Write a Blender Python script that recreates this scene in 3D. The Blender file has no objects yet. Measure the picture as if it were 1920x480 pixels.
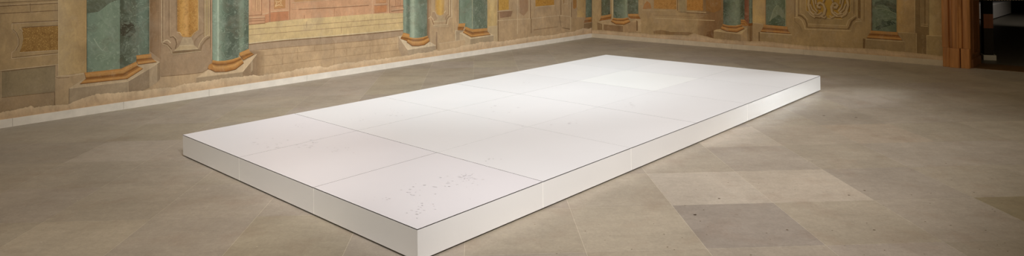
import bpy, bmesh, math, random
import numpy as np
from mathutils import Vector, Matrix

sc = bpy.context.scene
col = sc.collection

# ------------------------------------------------------------------ camera
F_PX, CX, CY = 1268.96, 951.08, -75.14
PITCH, ROLL = 0.004844, -0.0150226
EYE = 1.53755                      # eye height in metres
_f = np.array([0, math.cos(PITCH), math.sin(PITCH)])
_u = np.array([0, -math.sin(PITCH), math.cos(PITCH)])
_r = np.array([1.0, 0, 0])
RT = math.cos(ROLL) * _r + math.sin(ROLL) * _u
UP = -math.sin(ROLL) * _r + math.cos(ROLL) * _u
FW = _f
cam_d = bpy.data.cameras.new('camera')
cam = bpy.data.objects.new('camera', cam_d)
col.objects.link(cam)
cam_d.sensor_width = 36
cam_d.lens = 36 * F_PX / 1920
cam_d.shift_x = (960 - CX) / 1920
cam_d.shift_y = -(240 - CY) / 1920
cam_d.clip_start = .05
M = Matrix((tuple(RT) + (0,), tuple(UP) + (0,), tuple(-FW) + (0,), (0, 0, 0, 1))).transposed()
M.translation = Vector((0, 0, EYE))
cam.matrix_world = M
sc.camera = cam

sc.view_settings.view_transform = 'Standard'
sc.view_settings.look = 'None'
sc.view_settings.exposure = 0
sc.view_settings.gamma = 1
sc.view_settings.use_curve_mapping = False
sc.cycles.blur_glossy = 0          # keep the lamps' reflections off the glossy side boards

# ------------------------------------------------------------------ light
world = bpy.data.worlds.new('world'); sc.world = world
world.use_nodes = True
bg = world.node_tree.nodes['Background']
bg.inputs[0].default_value = (1.0, .82, .54, 1)
bg.inputs[1].default_value = .265


def aim(o, tgt):
    d = Vector(tgt) - o.location
    o.rotation_euler = d.to_track_quat('-Z', 'Y').to_euler()


def spot(name, loc, tgt, power, color, ang, blend, rad):
    L = bpy.data.lights.new(name, 'SPOT')
    L.energy = power; L.color = color; L.spot_size = math.radians(ang); L.spot_blend = blend
    L.shadow_soft_size = rad
    o = bpy.data.objects.new(name, L); col.objects.link(o)
    o.location = loc; aim(o, tgt)
    return o


# unseen spots: some read off shadow and glow, others added to match brightness
spot('platform_spot', (1.2, .14, 4.64), (.5, 6.6, 0), 1840, (.965, .96, 1), 60, .9, .05)
spot('left_floor_spot', (-.8, 2.2, 3.2), (-2.5, 4.5, 0), 260, (1, .94, .88), 52, 1.0, .08)  # added fill for the floor left of the platform
spot('left_front_spot', (-4.0, .6, 4.6), (-1.7, 4.4, 0), 240, (.8, .9, 1), 40, 1.0, .1)  # added fill for the short left face and the glow below it
spot('far_top_spot', (1.9, 8.2, 6.4), (1.7, 7.9, 0), 300, (.85, .92, 1), 70, 1.0, .2)
spot('platform_end_spot', (7.0, 8.6, 1.1), (3.0, 7.3, .15), 470, (.92, .97, 1), 24, 1.0, .08)
spot('right_floor_spot', (4.6, 4.2, 5.8), (2.5, 6.6, 0), 360, (1, 1, 1), 54, .9, .1)
spot('left_wall_spot', (2.0, 4.0, 5.6), (-1.4, 10.2, .6), 1520, (.86, .955, 1), 72, 1.0, .15)
spot('left_end_wall_spot', (-1.5, 4.0, 5.6), (-3.8, 8.0, .5), 550, (.88, .94, 1), 72, 1.0, .15)
spot('right_wall_spot', (-2.0, 6.5, 5.6), (3.6, 12.4, .6), 400, (.92, 1, .98), 66, 1.0, .15)

# ------------------------------------------------------------------ helpers


def lin(c):
    return tuple(((v / 255) / 12.92 if v <= 10.3 else (((v / 255) + .055) / 1.055) ** 2.4) for v in c)


def ray(x, y):
    return (x - CX) / F_PX * RT - (y - CY) / F_PX * UP + FW


def fl(x, y, z=0.0):
    d = ray(x, y)
    k = (z - EYE) / d[2]
    return Vector((d[0] * k, d[1] * k, z))


def link(name, me, parent=None, kind=None, label=None):
    o = bpy.data.objects.new(name, me)
    col.objects.link(o)
    if parent: o.parent = parent
    if kind: o['kind'] = kind
    if label: o['label'] = label
    return o


class MB:
    """collects faces with a colour each, links them as one mesh object"""

    def __init__(s):
        s.v = []; s.f = []; s.c = []; s.m = []

    def face(s, pts, cols, mi=0):
        n = len(s.v)
        s.v += [tuple(p) for p in pts]
        s.f.append(tuple(range(n, n + len(pts))))
        if isinstance(cols[0], (int, float)): cols = [cols] * len(pts)
        s.c += [lin(c) + (1,) for c in cols]
        s.m.append(mi)

    def box(s, o, ax, ay, az, c=(255, 255, 255), mi=0):
        """o corner, three edge vectors"""
        o, ax, ay, az = map(Vector, (o, ax, ay, az))
        p = [o, o + ax, o + ax + ay, o + ay]
        q = [a + az for a in p]
        s.face(p[::-1], c, mi); s.face(q, c, mi)
        for i in range(4):
            j = (i + 1) % 4
            s.face([p[i], p[j], q[j], q[i]], c, mi)

    def build(s, name, mats, parent=None, kind=None, label=None, bevel=0, origin=None):
        me = bpy.data.meshes.new(name)
        org = Vector(origin) if origin is not None else Vector((0, 0, 0))
        me.from_pydata([tuple(Vector(v) - org) for v in s.v], [], s.f)
        if not isinstance(mats, (list, tuple)): mats = [mats]
        for m in mats: me.materials.append(m)
        a = me.color_attributes.new('Col', 'FLOAT_COLOR', 'CORNER')
        a.data.foreach_set('color', [x for c in s.c for x in c])
        me.polygons.foreach_set('material_index', s.m)
        o = link(name, me, parent, kind, label)
        if origin is not None: o.location = org - (parent.location if parent else Vector((0, 0, 0)))
        if bevel:
            bm = bmesh.new(); bm.from_mesh(me)
            bmesh.ops.remove_doubles(bm, verts=bm.verts, dist=1e-5)
            bmesh.ops.recalc_face_normals(bm, faces=bm.faces)
            bm.to_mesh(me); bm.free()
            b = o.modifiers.new('bevel', 'BEVEL'); b.width = bevel; b.segments = 2; b.limit_method = 'ANGLE'
        return o


# ------------------------------------------------------------------ materials


def mat(name, rough=.9, spec=.3):
    m = bpy.data.materials.new(name); m.use_nodes = True
    nt = m.node_tree; b = nt.nodes['Principled BSDF']
    b.inputs['Roughness'].default_value = rough
    b.inputs['Specular IOR Level'].default_value = spec
    return m, nt, b


def N(nt, t, **kw):
    n = nt.nodes.new(t)
    for k, v in kw.items():
        if k in n.inputs: n.inputs[k].default_value = v
        else: setattr(n, k, v)
    return n


def coords(nt, scale=(1, 1, 1), rot=(0, 0, 0)):
    t = N(nt, 'ShaderNodeTexCoord'); m = N(nt, 'ShaderNodeMapping')
    m.inputs['Scale'].default_value = scale; m.inputs['Rotation'].default_value = rot
    nt.links.new(t.outputs['Object'], m.inputs[0])
    return m.outputs[0]


def noise(nt, vec, scale, detail=6, rough=.6, dist=0):
    n = N(nt, 'ShaderNodeTexNoise')
    n.inputs['Scale'].default_value = scale; n.inputs['Detail'].default_value = detail
    n.inputs['Roughness'].default_value = rough; n.inputs['Distortion'].default_value = dist
    nt.links.new(vec, n.inputs['Vector'])
    return n.outputs['Fac']


def ramp(nt, fac, stops):
    r = N(nt, 'ShaderNodeValToRGB')
    while len(r.color_ramp.elements) < len(stops): r.color_ramp.elements.new(.5)
    for e, (p, c) in zip(r.color_ramp.elements, stops):
        e.position = p
        e.color = (c, c, c, 1) if isinstance(c, (int, float)) else tuple(c) + (1,)
    nt.links.new(fac, r.inputs[0])
    return r.outputs[0]


def mix(nt, a, b, fac, mode='MIX'):
    m = N(nt, 'ShaderNodeMix', data_type='RGBA', blend_type=mode)
    for sck, v in ((m.inputs[0], fac), (m.inputs[6], a), (m.inputs[7], b)):
        if isinstance(v, (int, float)): sck.default_value = v
        elif isinstance(v, tuple): sck.default_value = v + ((1,) if len(v) == 3 else ())
        else: nt.links.new(v, sck)
    return m.outputs[2]


def attr(nt):
    a = N(nt, 'ShaderNodeAttribute'); a.attribute_name = 'Col'
    return a.outputs['Color']


def bump(nt, b, h, strength, dist=.01):
    n = N(nt, 'ShaderNodeBump'); n.inputs['Strength'].default_value = strength; n.inputs['Distance'].default_value = dist
    nt.links.new(h, n.inputs['Height']); nt.links.new(n.outputs[0], b.inputs['Normal'])


def fresco(name, blot=(.84, 1.14), fine=(.93, 1.06), stain=.34):
    m, nt, b = mat(name, .92, .15)
    v = coords(nt)
    c = attr(nt)
    c = mix(nt, c, ramp(nt, noise(nt, v, 3.2, 8, .62, .4), [(.3, blot[0]), (.7, blot[1])]), 1, 'MULTIPLY')
    c = mix(nt, c, ramp(nt, noise(nt, coords(nt, (1, 1, .45)), 14, 7, .72, .9), [(.3, .87), (.7, 1.12)]), 1, 'MULTIPLY')
    c = mix(nt, c, ramp(nt, noise(nt, v, 60, 5, .75), [(.3, fine[0]), (.7, fine[1])]), 1, 'MULTIPLY')
    c = mix(nt, c, lin((138, 110, 82)), ramp(nt, noise(nt, coords(nt, (1, 1, .55)), 7, 7, .65, .8), [(.52, 0), (.74, stain)]))
    c = mix(nt, c, lin((196, 172, 140)), ramp(nt, noise(nt, v, 5.1, 9, .78, 1.6), [(.54, 0), (.72, .40)]))
    c = mix(nt, c, lin((160, 140, 118)), ramp(nt, noise(nt, v, 2.1, 5, .6, .5), [(.5, 0), (.7, .35)]))
    nt.links.new(c, b.inputs['Base Color'])
    bump(nt, b, noise(nt, v, 60, 4), .15, .004)
    return m


def marble(name):
    m, nt, b = mat(name, .85, .2)
    v = coords(nt)
    c = attr(nt)
    w = N(nt, 'ShaderNodeVectorMath', operation='ADD')
    n1 = N(nt, 'ShaderNodeTexNoise'); n1.inputs['Scale'].default_value = 3; n1.inputs['Detail'].default_value = 4
    nt.links.new(v, n1.inputs['Vector'])
    nt.links.new(v, w.inputs[0]); nt.links.new(n1.outputs['Color'], w.inputs[1])
    wv = w.outputs[0]
    c = mix(nt, c, lin((156, 164, 146)), ramp(nt, noise(nt, wv, 3.4, 9, .7, .6), [(.46, 0), (.68, .45)]))
    c = mix(nt, c, lin((74, 82, 68)), ramp(nt, noise(nt, wv, 4.6, 9, .72, 1.0), [(.50, 0), (.74, .45)]))
    c = mix(nt, c, lin((120, 106, 86)), ramp(nt, noise(nt, wv, 3.3, 7, .65), [(.48, 0), (.7, .42)]))
    # thin pale veins
    vn = noise(nt, wv, 3.4, 3, .5, 1.5)
    c = mix(nt, c, lin((186, 196, 170)), ramp(nt, vn, [(.485, 0), (.5, .35), (.515, 0)]))
    nt.links.new(c, b.inputs['Base Color'])
    return m


def brocade(name):
    m, nt, b = mat(name, .85, .25)
    v = coords(nt)
    c = attr(nt)
    vo = N(nt, 'ShaderNodeTexVoronoi'); vo.inputs['Scale'].default_value = 75; nt.links.new(v, vo.inputs['Vector'])
    c = mix(nt, c, lin((208, 168, 98)), ramp(nt, vo.outputs['Distance'], [(.14, .8), (.42, 0)]))
    c = mix(nt, c, lin((110, 72, 30)), ramp(nt, noise(nt, v, 22, 6, .7), [(.5, 0), (.68, .5)]))
    nt.links.new(c, b.inputs['Base Color'])
    return m


def stone_floor():
    m, nt, b = mat('limestone', .5, .35)
    c = attr(nt)
    v = coords(nt, (1, 1, 1), (0, 0, .04)); vs = coords(nt, (.35, 1.6, 1), (0, 0, -.08))
    c = mix(nt, c, ramp(nt, noise(nt, v, 1.7, 7, .6, .3), [(.3, .88), (.7, 1.1)]), 1, 'MULTIPLY')
    c = mix(nt, c, ramp(nt, noise(nt, vs, 9, 8, .72, .5), [(.32, .95), (.7, 1.05)]), 1, 'MULTIPLY')
    c = mix(nt, c, ramp(nt, noise(nt, v, 19, 7, .75, .4), [(.32, .91), (.7, 1.08)]), 1, 'MULTIPLY')
    c = mix(nt, c, ramp(nt, noise(nt, v, 60, 4, .7), [(.3, .91), (.7, 1.08)]), 1, 'MULTIPLY')
    c = mix(nt, c, lin((205, 192, 170)), ramp(nt, noise(nt, vs, 26, 6, .8, 1.5), [(.62, 0), (.74, .30)]))
    c = mix(nt, c, lin((84, 68, 50)), ramp(nt, noise(nt, v, 38, 3, .6, .6), [(.70, 0), (.76, .5)]))
    c = mix(nt, c, lin((132, 104, 84)), ramp(nt, noise(nt, v, 3.3, 4, .6), [(.52, 0), (.75, .25)]))
    nt.links.new(c, b.inputs['Base Color'])
    nt.links.new(ramp(nt, noise(nt, v, 6, 5), [(.3, .42), (.7, .62)]), b.inputs['Roughness'])
    bump(nt, b, noise(nt, v, 45, 5, .7), .12, .003)
    return m


def plain(name, rgb, rough=.6, spec=.3, var=.04, scale=8, stretch=(1, 1, 1)):
    m, nt, b = mat(name, rough, spec)
    c = mix(nt, lin(rgb), ramp(nt, noise(nt, coords(nt, stretch), scale, 6, .65), [(.3, 1 - var), (.7, 1 + var)]), 1, 'MULTIPLY')
    nt.links.new(c, b.inputs['Base Color'])
    return m


def attr_mat(name, rough=.4, spec=.4, var=.02):
    m, nt, b = mat(name, rough, spec)
    c = mix(nt, attr(nt), ramp(nt, noise(nt, coords(nt), 2.0, 4, .5), [(.3, 1 - var), (.7, 1 + var)]), 1, 'MULTIPLY')
    nt.links.new(c, b.inputs['Base Color'])
    return m


def wood(name, rgb, dark, rough=.45):
    m, nt, b = mat(name, rough, .4)
    v = coords(nt, (1, 1, .06))
    c = mix(nt, lin(rgb), lin(dark), ramp(nt, noise(nt, v, 26, 8, .65, .6), [(.35, 0), (.7, .75)]))
    c = mix(nt, c, ramp(nt, noise(nt, coords(nt, (1, 1, .2)), 5, 4), [(.3, .85), (.7, 1.12)]), 1, 'MULTIPLY')
    nt.links.new(c, b.inputs['Base Color'])
    return m


FR = fresco('fresco_plaster')
MA = marble('painted_green_marble')
BR = brocade('painted_gold_brocade')
GI = fresco('painted_gilding', (.90, 1.08), (.92, 1.06), .10)
FM = [FR, MA, BR, GI]
FLOOR = stone_floor()
BASEM = plain('limewashed_baseboard', (222, 211, 196), .8, .2, .09, 7)
PANEL = attr_mat('white_lacquered_board', .42, .35, .012)
GLOSS = attr_mat('white_satin_laminate', .2, .6, .008)
GLOSS.node_tree.nodes['Principled BSDF'].inputs['Metallic'].default_value = .18
CORE = plain('shadow_gap_board', (30, 27, 24), .9, .1)
WOOD = wood('oak_casing', (200, 138, 78), (128, 78, 38))
DWOOD = wood('dark_door_wood', (132, 84, 46), (72, 42, 22), .4)

# ------------------------------------------------------------------ room geometry
CORNER = Vector((1.70005, 13.80568, 0))
ANG_L, ANG_R, BASE_H = -2.31846, -.77211, .081
DL = Vector((math.cos(ANG_L), math.sin(ANG_L), 0)); NL = Vector((-DL.y, DL.x, 0))
DR = Vector((math.cos(ANG_R), math.sin(ANG_R), 0)); NR = Vector((DR.y, -DR.x, 0))
if NL.dot(-CORNER) < 0: NL = -NL
if NR.dot(-CORNER) < 0: NR = -NR
Z = Vector((0, 0, 1))


class Wall:
    def __init__(s, d, n):
        s.d, s.n = d, n
        s.o = CORNER - n * .02          # wall face lies 2 cm behind the baseboard's face
        dd = np.array(d)
        k = dd @ FW
        s.vx = CX + F_PX * (dd @ RT) / k; s.vy = CY - F_PX * (dd @ UP) / k

    def p(s, x, y, off=0.0):
        r = Vector(ray(x, y))
        q = s.o + s.n * off
        E = Vector((0, 0, EYE))
        return E + r * ((q - E).dot(s.n) / r.dot(s.n))

    def h(s, xr, yr, x):
        """image height at column x of the level line through (xr, yr)"""
        return yr + (s.vy - yr) * (x - xr) / (s.vx - xr)


WL, WR = Wall(DL, NL), Wall(DR, NR)
H_WALL = 4.2

# floor: one mesh, square slabs in a grid
random.seed(4)
TH = math.radians(2.4); TS = .645
ex = Vector((math.cos(TH), math.sin(TH), 0)); ey = Vector((-math.sin(TH), math.cos(TH), 0))
special = {(1, 1): (177, 165, 149), (2, 1): (173, 160, 143), (2, 3): (174, 161, 144), (1, 0): (149, 138, 126),
           (4, 0): (142, 129, 104), (5, 0): (142, 129, 104), (4, 3): (165, 150, 132), (3, 2): (156, 144, 127), (0, 0): (166, 154, 135),
           (0, 1): (163, 151, 133), (2, 0): (160, 148, 130), (3, 3): (162, 149, 132), (1, 2): (162, 150, 133), (-5, 0): (168, 155, 137)}
fm = MB()
g = .0011


def tile_pt(a, b):
    X = .545 + TS * a
    Y = 3.58 + TS * b
    Y -= .010 * X
    return ex * X + ey * Y


def inside(P):
    """is the point on the room's side of both walls (a little under them is fine)"""
    return (P - WL.o).dot(NL) > -.02 and (P - WR.o).dot(NR) > -.30


for a in range(-24, 26):
    for b in range(-12, 22):
        c4 = [tile_pt(a, b), tile_pt(a + 1, b), tile_pt(a + 1, b + 1), tile_pt(a, b + 1)]
        t = random.gauss(0, 1)
        tile = special.get((a, b), (160 + 3.6 * t, 148 + 3.4 * t, 132.5 + 3.2 * t + random.gauss(0, 1.6)))
        # clip the slab by the wall planes
        poly = [c4[0] + ex * g + ey * g, c4[1] - ex * g + ey * g, c4[2] - ex * g - ey * g, c4[3] + ex * g - ey * g]
        for (o, n) in ((WL.o, NL), (WR.o, NR)):
            out = []
            for i in range(len(poly)):
                A, B = poly[i], poly[(i + 1) % len(poly)]
                da, db = (A - o).dot(n), (B - o).dot(n)
                if da >= 0: out.append(A)
                if (da >= 0) != (db >= 0): out.append(A.lerp(B, da / (da - db)))
            poly = out
            if len(poly) < 3: break
        if len(poly) >= 3: fm.face(poly, tile)
far = 18
q0 = CORNER - NL * .02 - NR * .02
# joint bed under the slabs
A0, B0 = q0 + DL * far, q0 + DR * far
fm.face([q0 - Z * .0004, A0 - Z * .0004, A0 + DR * far - Z * .0004, B0 - Z * .0004], (202, 190, 168), 0)
floor = fm.build('floor', FLOOR, kind='structure')
floor['label'] = 'pale square limestone slabs of the hall floor'


def wall_box(name, wall, d0, d1, z0, z1, thick, colr, m):
    b = MB()
    o = wall.o + wall.d * d0 - wall.n * thick
    b.box(o + Z * z0, wall.d * (d1 - d0), wall.n * thick, Z * (z1 - z0), colr)
    return b.build(name, m, kind='structure')


STONE = (184, 155, 119)
wall_l = wall_box('wall_left', WL, -.3, 12.5, 0, H_WALL, .3, STONE, FM)
wall_l['label'] = 'long left hall wall covered with painted architecture'
# right wall: stops at the door casing
D_DOOR = ((WR.p(1770, 100) - WR.o).dot(DR))
wall_r = wall_box('wall_right', WR, 0, D_DOOR + .05, 0, H_WALL, .55, (176, 148, 110), FM)
wall_r['label'] = 'far right hall wall covered with painted architecture'
BASER = plain('dim_limewash_baseboard', (196, 178, 152), .8, .2, .09, 7)  # left limewash repeated darker, with the right wall's dim light put into it
for nm, w, d1, bmat in (('baseboard_left', WL, 12.5, BASEM), ('baseboard_right', WR, D_DOOR, BASER)):
    b = MB()
    x = 0.0
    random.seed(7)
    while x < d1 - .01:                      # rendered lengths
        L = min(random.uniform(.9, 1.6), d1 - x)
        v = random.uniform(-5, 5)
        b.box(w.o + w.d * (x + .001), w.d * (L - .002), w.n * (.02 + random.uniform(-.0012, .0012)), Z * (BASE_H), (222 + v, 211 + v, 196 + v))
        x += L
    o = b.build(nm, bmat, kind='structure')

# ------------------------------------------------------------------ the painted architecture
TOP = -150


class Paint(MB):
    def __init__(s, wall, layer=1):
        super().__init__(); s.w = wall; s.off = .0008 * layer; s.n = 0

    def step(s):
        s.n += 1
        return s.off + s.n * .00012

    def poly(s, pts, c, mi=0):
        o = s.step(); s.face([s.w.p(x, y, o) for x, y in pts], c, mi)

    def band(s, A, B, ca, cb, mi=0):
        o = s.step()
        for i in range(len(A) - 1):
            s.face([s.w.p(*A[i], o), s.w.p(*A[i + 1], o), s.w.p(*B[i + 1], o), s.w.p(*B[i], o)], [ca, ca, cb, cb], mi)

    def vstrip(s, stops, ybot, mi=0, ytop=TOP):
        """stops: (x, colour) from left to right; ybot: function of x or a polyline"""
        o = s.step()
        if isinstance(ybot, (list, tuple)):
            pl = ybot
            yb = lambda x: float(np.interp(x, [p[0] for p in pl], [p[1] for p in pl]))
        else: yb = ybot
        for (x0, c0), (x1, c1) in zip(stops, stops[1:]):
            n = max(1, int((x1 - x0) / 4))
            for k in range(n):
                a, b_ = x0 + (x1 - x0) * k / n, x0 + (x1 - x0) * (k + 1) / n
                f0, f1 = k / n, (k + 1) / n
                ca = tuple(c0[i] * (1 - f0) + c1[i] * f0 for i in range(3)); cb = tuple(c0[i] * (1 - f1) + c1[i] * f1 for i in range(3))
                s.face([s.w.p(a, ytop, o), s.w.p(b_, ytop, o), s.w.p(b_, yb(b_), o), s.w.p(a, yb(a), o)], [ca, cb, cb, ca], mi)

    def line(s, pts, w, c, mi=0):
        k = .17 if mi == 0 else .05
        c = tuple(a * (1 - k) + b_ * k for a, b_ in zip(c, (166, 138, 106)))
        o = s.step()
        P = [Vector(p) for p in pts]
        L, R = [], []
        for i, p in enumerate(P):
            t = (P[min(i + 1, len(P) - 1)] - P[max(i - 1, 0)]).normalized()
            n = Vector((-t.y, t.x)) * (w / 2)
            L.append(p + n); R.append(p - n)
        for i in range(len(P) - 1):
            s.face([s.w.p(*L[i], o), s.w.p(*L[i + 1], o), s.w.p(*R[i + 1], o), s.w.p(*R[i], o)], c, mi)

    def done(s, name, label=None):
        return s.build(name, FM, parent=(wall_l if s.w is WL else wall_r), label=label)


LIGHT, MID, DARK = (208, 182, 146), (170, 142, 110), (122, 94, 66)
OCH = (198, 166, 112)
PEACH = (202, 172, 137)
G_L, G_M, G_D = (150, 158, 141), (118, 130, 112), (90, 98, 82)
T_L, T_M, T_D = (210, 168, 130), (192, 146, 110), (158, 112, 82)
AU_L, AU_M, AU_D = (204, 152, 90), (180, 126, 70), (128, 82, 42)
P_TOP, P_F, P_S = (196, 170, 136), (168, 146, 118), (150, 128, 102)


def gilt_base(p, lines, tones=None):
    tones = tones or [(AU_M, AU_L), (AU_L, AU_D), (AU_D, AU_M), (AU_L, AU_M)]
    for i in range(len(lines) - 1):
        p.band(lines[i], lines[i + 1], *tones[i % len(tones)], mi=3)
        p.line(lines[i + 1], .9, AU_D, 3)


def torus_base(p, top, mid, bot):
    """a round column's base: thin ring between top and mid, fat ring between mid and bot"""
    n = len(top)
    m1 = [(.5 * (a[0] + b[0]), .5 * (a[1] + b[1])) for a, b in zip(top, mid)]
    p.band(top, m1, AU_L, AU_M, 3); p.band(m1, mid, AU_M, AU_D, 3)
    q = lambda f: [(a[0] + (b[0] - a[0]) * f, a[1] + (b[1] - a[1]) * f) for a, b in zip(mid, bot)]
    p.band(mid, q(.35), AU_D, AU_L, 3); p.band(q(.35), q(.7), AU_L, AU_M, 3); p.band(q(.7), bot, AU_M, (150, 98, 52), 3)
    p.line(bot, 1.0, (112, 76, 42), 3)


# ---- left wall, ground of plain blocks -----------------------------------------------------------
p = Paint(WL, 1)                       # blocks and panel at the far left
hl = WL.h
p.poly([(-60, hl(0, 3, -60)), (109, hl(0, 3, 109)), (109, 122), (-60, 140)], (172, 144, 104))
p.poly([(-60, TOP), (109, TOP), (109, 2), (-60, 10)], (176, 150, 110))
p.poly([(3, 134), (104, 122), (103, 172), (3, 183)], (146, 128, 98))
p.poly([(-60, 142), (1, 134), (1, 183), (-60, 192)], (150, 130, 100))
p.poly([(-60, 193), (103, 173), (103, 200), (-60, 222)], (162, 136, 104))
for (a, b_, c, w) in (((-60, 8), (109, 0), DARK, 1.3), ((-60, 15), (109, 6), DARK, 1.2), ((-60, 13), (109, 4), LIGHT, .8),
                      ((-60, 29), (109, 19.5), DARK, 1.2), ((23, 43), (109, 38.5), DARK, 1.3), ((23, 44.4), (109, 40), LIGHT, .8),
                      ((21.7, 110), (109, 101), LIGHT, 1.0), ((21.7, 108), (109, 99), DARK, .8), ((36.6, 98.5), (109, 94), LIGHT, 1.1),
                      ((40.6, 51.5), (109, 47.6), DARK, 1.4), ((0, 132.5), (109, 121), LIGHT, 1.3), ((-60, 139), (0, 132.5), LIGHT, 1.3),
                      ((3, 134.5), (104, 123), DARK, .7), ((57, 6), (57, 22), DARK, .8), ((102.6, 172), (102.6, 197), DARK, 1.0),
                      ((1.2, 134), (1.2, 190), LIGHT, .8), ((3, 183), (103, 172), (132, 110, 80), .8)):
    p.line([a, b_], w, c)
p.line([(22.5, 44), (22.5, 55.5), (30, 62), (34, 73), (34, 84), (28.5, 93.5), (22, 99), (21.7, 110)], 1.1, LIGHT)
p.line([(24.2, 55), (31.5, 62), (35.6, 73), (35.6, 84), (30, 94)], .8, DARK)
p.line([(37, 53), (43, 59)], 1.1, LIGHT)
p.done('painted_stone_panel')
p = Paint(WL, 3)
p.poly([(42, 52), (109, 48.2), (109, 93.5), (37, 98), (41, 86), (44, 73), (42, 60)], (152, 114, 62), 2)
p.done('painted_brocade')

p = Paint(WL, 2)                       # flat ochre pilaster
p.vstrip([(109.5, (196, 168, 124)), (135, (190, 160, 114)), (162, (180, 148, 102))], [(109, 143), (162, 136)])
p.line([(109.5, TOP), (109.5, 143)], 1.0, (220, 194, 150)); p.line([(161.6, TOP), (161.6, 134)], 1.0, (214, 172, 112))
p.poly([(104, 146), (157, 138), (150, 157), (130, 166), (129, 197), (104, 200)], (182, 154, 118))
p.line([(103, 145.5), (110, 143), (130, 142), (157, 137.5)], 2.2, LIGHT)
p.line([(102, 144), (110, 146.5), (130, 145)], 1.0, DARK)
p.done('painted_pilaster')

p = Paint(WL, 4)                       # two stepped pedestals under the great green shafts
p.poly([(130, 165.5), (157, 148), (230, 138), (258, 118), (290, 112), (299.5, 116), (280, 129), (240, 152.5)], P_TOP)
p.poly([(130, 166), (240, 153), (241, 178), (129, 200)], P_F)
p.poly([(240, 153), (280, 128.5), (280, 164), (262, 172), (241, 176)], P_S)
p.poly([(280, 128.5), (295, 119), (295, 154), (280, 164)], (176, 152, 122))
p.poly([(295, 119), (299.5, 116), (300, 148), (295, 154)], (150, 126, 98))
p.line([(130, 165.8), (240, 152.7), (280, 128.8), (295, 119), (299.5, 116)], 1.0, (216, 192, 158))
p.line([(240.5, 153), (241, 175)], .8, (190, 166, 136))
p.line([(130, 166), (129.5, 196)], .8, (124, 104, 80))
p.done('painted_pedestal')
p = Paint(WL, 6)
p.vstrip([(162.6, G_D), (165, (122, 136, 116)), (195, (132, 146, 122)), (225, (124, 136, 114))], [(162, 138), (228, 130)], 1)
p.vstrip([(225.2, (84, 86, 68)), (240, (90, 94, 76)), (255, (98, 104, 86))], [(225, 131), (256, 117)], 1)
p.vstrip([(255, (88, 96, 80)), (262, (112, 124, 106)), (276, (106, 118, 100)), (280, (78, 82, 66))], [(255, 105), (281, 102)], 1)
p.line([(225.2, TOP), (225.2, 129)], .8, (70, 76, 60), 1); p.line([(255.2, TOP), (255.2, 114)], .7, (110, 120, 102), 1)
p.poly([(162.6, 25), (185, 22), (205, 6), (225, -2), (225, -40), (162.6, -30)], (98, 100, 80), 1)
p.poly([(225.5, 42), (236, 40), (250, 44), (255, 60), (244, 70), (226, 66)], (70, 64, 48), 1)
p.line([(176, 72), (184, 86), (192, 95), (198, 88)], 1.4, (164, 174, 150), 1)
p.done('painted_green_column')
p = Paint(WL, 8)
gilt_base(p, [[(158.7, 136.2), (227.5, 128.7), (256, 115)], [(160, 141.8), (229.5, 134.4), (257, 120.8)], [(161.8, 147), (231, 139.5), (258.5, 124)],
              [(156.5, 151), (234.5, 143.2), (263, 125.8)], [(150, 157.2), (238.7, 147.5), (268, 128.7)]])
gilt_base(p, [[(255, 103.9), (283.7, 100.5)], [(256, 108.5), (284, 105)], [(256, 112.5), (285, 109)], [(257, 116.5), (289, 112.5)], [(258.7, 121), (293.7, 116.2)]])
p.done('painted_gilded_base')

# ---- tall niche panel between the shafts
p = Paint(WL, 2)
p.poly([(281, TOP), (400, TOP), (400, 116), (390, 129), (378.6, 135.7), (349, 139.6), (314, 142.6), (302, 143.5), (281, 140)], (166, 138, 108))
p.vstrip([(281, (128, 98, 68)), (290, (146, 114, 82)), (302, (160, 130, 100))], [(281, 96), (302, 112)])
p.poly([(302, 143), (349, 139.8), (380, 135.8), (392, 128), (400, 118), (420, 130), (420, 150), (367, 158), (300, 168), (281, 172), (284, 152)], (188, 158, 122))
p.line([(302, 143.5), (314, 142.6), (349, 139.8), (379, 136), (391, 129), (398, 119)], 1.0, DARK)
for x, c, w, yb in ((297, (140, 110, 80), 1.5, 90), (303, LIGHT, 1.2, 80), (305, DARK, 1.0, 78), (307.5, (198, 170, 134), 1.0, 76), (317, (140, 112, 84), 1.2, 68), (319.5, (186, 158, 124), .9, 68),
                    (331, (144, 114, 82), 1.2, 58), (371.6, (214, 176, 112), 1.0, 57), (382.5, (150, 120, 86), 1.2, 68), (384.4, (210, 184, 138), 1.3, 68), (388, (176, 152, 108), 3.5, 66), (392.4, (212, 186, 134), 1.4, 68), (394.6, (126, 96, 66), 1.0, 90), (397, (186, 148, 118), 2.4, 112)):
    p.line([(x, TOP), (x, yb)], w, c)
p.line([(304, 81), (309, 76.5), (313, 75), (317, 77), (320, 81)], 2.4, (206, 180, 146))
p.line([(319, 70), (324, 68.5), (329, 73), (331.5, 82), (329, 91)], 2.0, (124, 98, 72))
p.line([(320, 68.5), (325, 67), (331, 73), (333, 82)], 1.0, (196, 168, 132))
p.line([(332, 60), (337, 61), (340.5, 66)], 1.3, LIGHT)
p.line([(304, 82), (313, 85), (320, 93), (322.5, 101)], 1.3, (196, 170, 134))
p.line([(304, 80), (314, 83), (322, 92)], 1.0, DARK)
p.poly([(343, 70), (359, 70), (364.5, 84), (336, 85.6)], (180, 156, 124))
p.poly([(327, 94.5), (336.5, 86), (364, 84.5), (372, 91)], (192, 166, 128))
p.line([(327, 94.8), (350, 93), (372, 91.4)], 1.0, (222, 198, 158)); p.line([(336, 85.8), (364, 84.5)], 1.0, (216, 192, 154))
p.poly([(323.6, 97), (374, 92), (376, 95.5), (323.6, 100.6)], (132, 106, 76))
p.line([(323.6, 101.4), (350, 99), (376.5, 96)], 1.2, (206, 182, 146))
p.line([(376, 95), (378.5, 85), (386, 75), (395, 68.5)], 2.6, (134, 108, 78))
p.line([(372, 90), (374.5, 81.5), (381.5, 71.5), (391, 65.5)], 1.6, (206, 180, 140))
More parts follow.
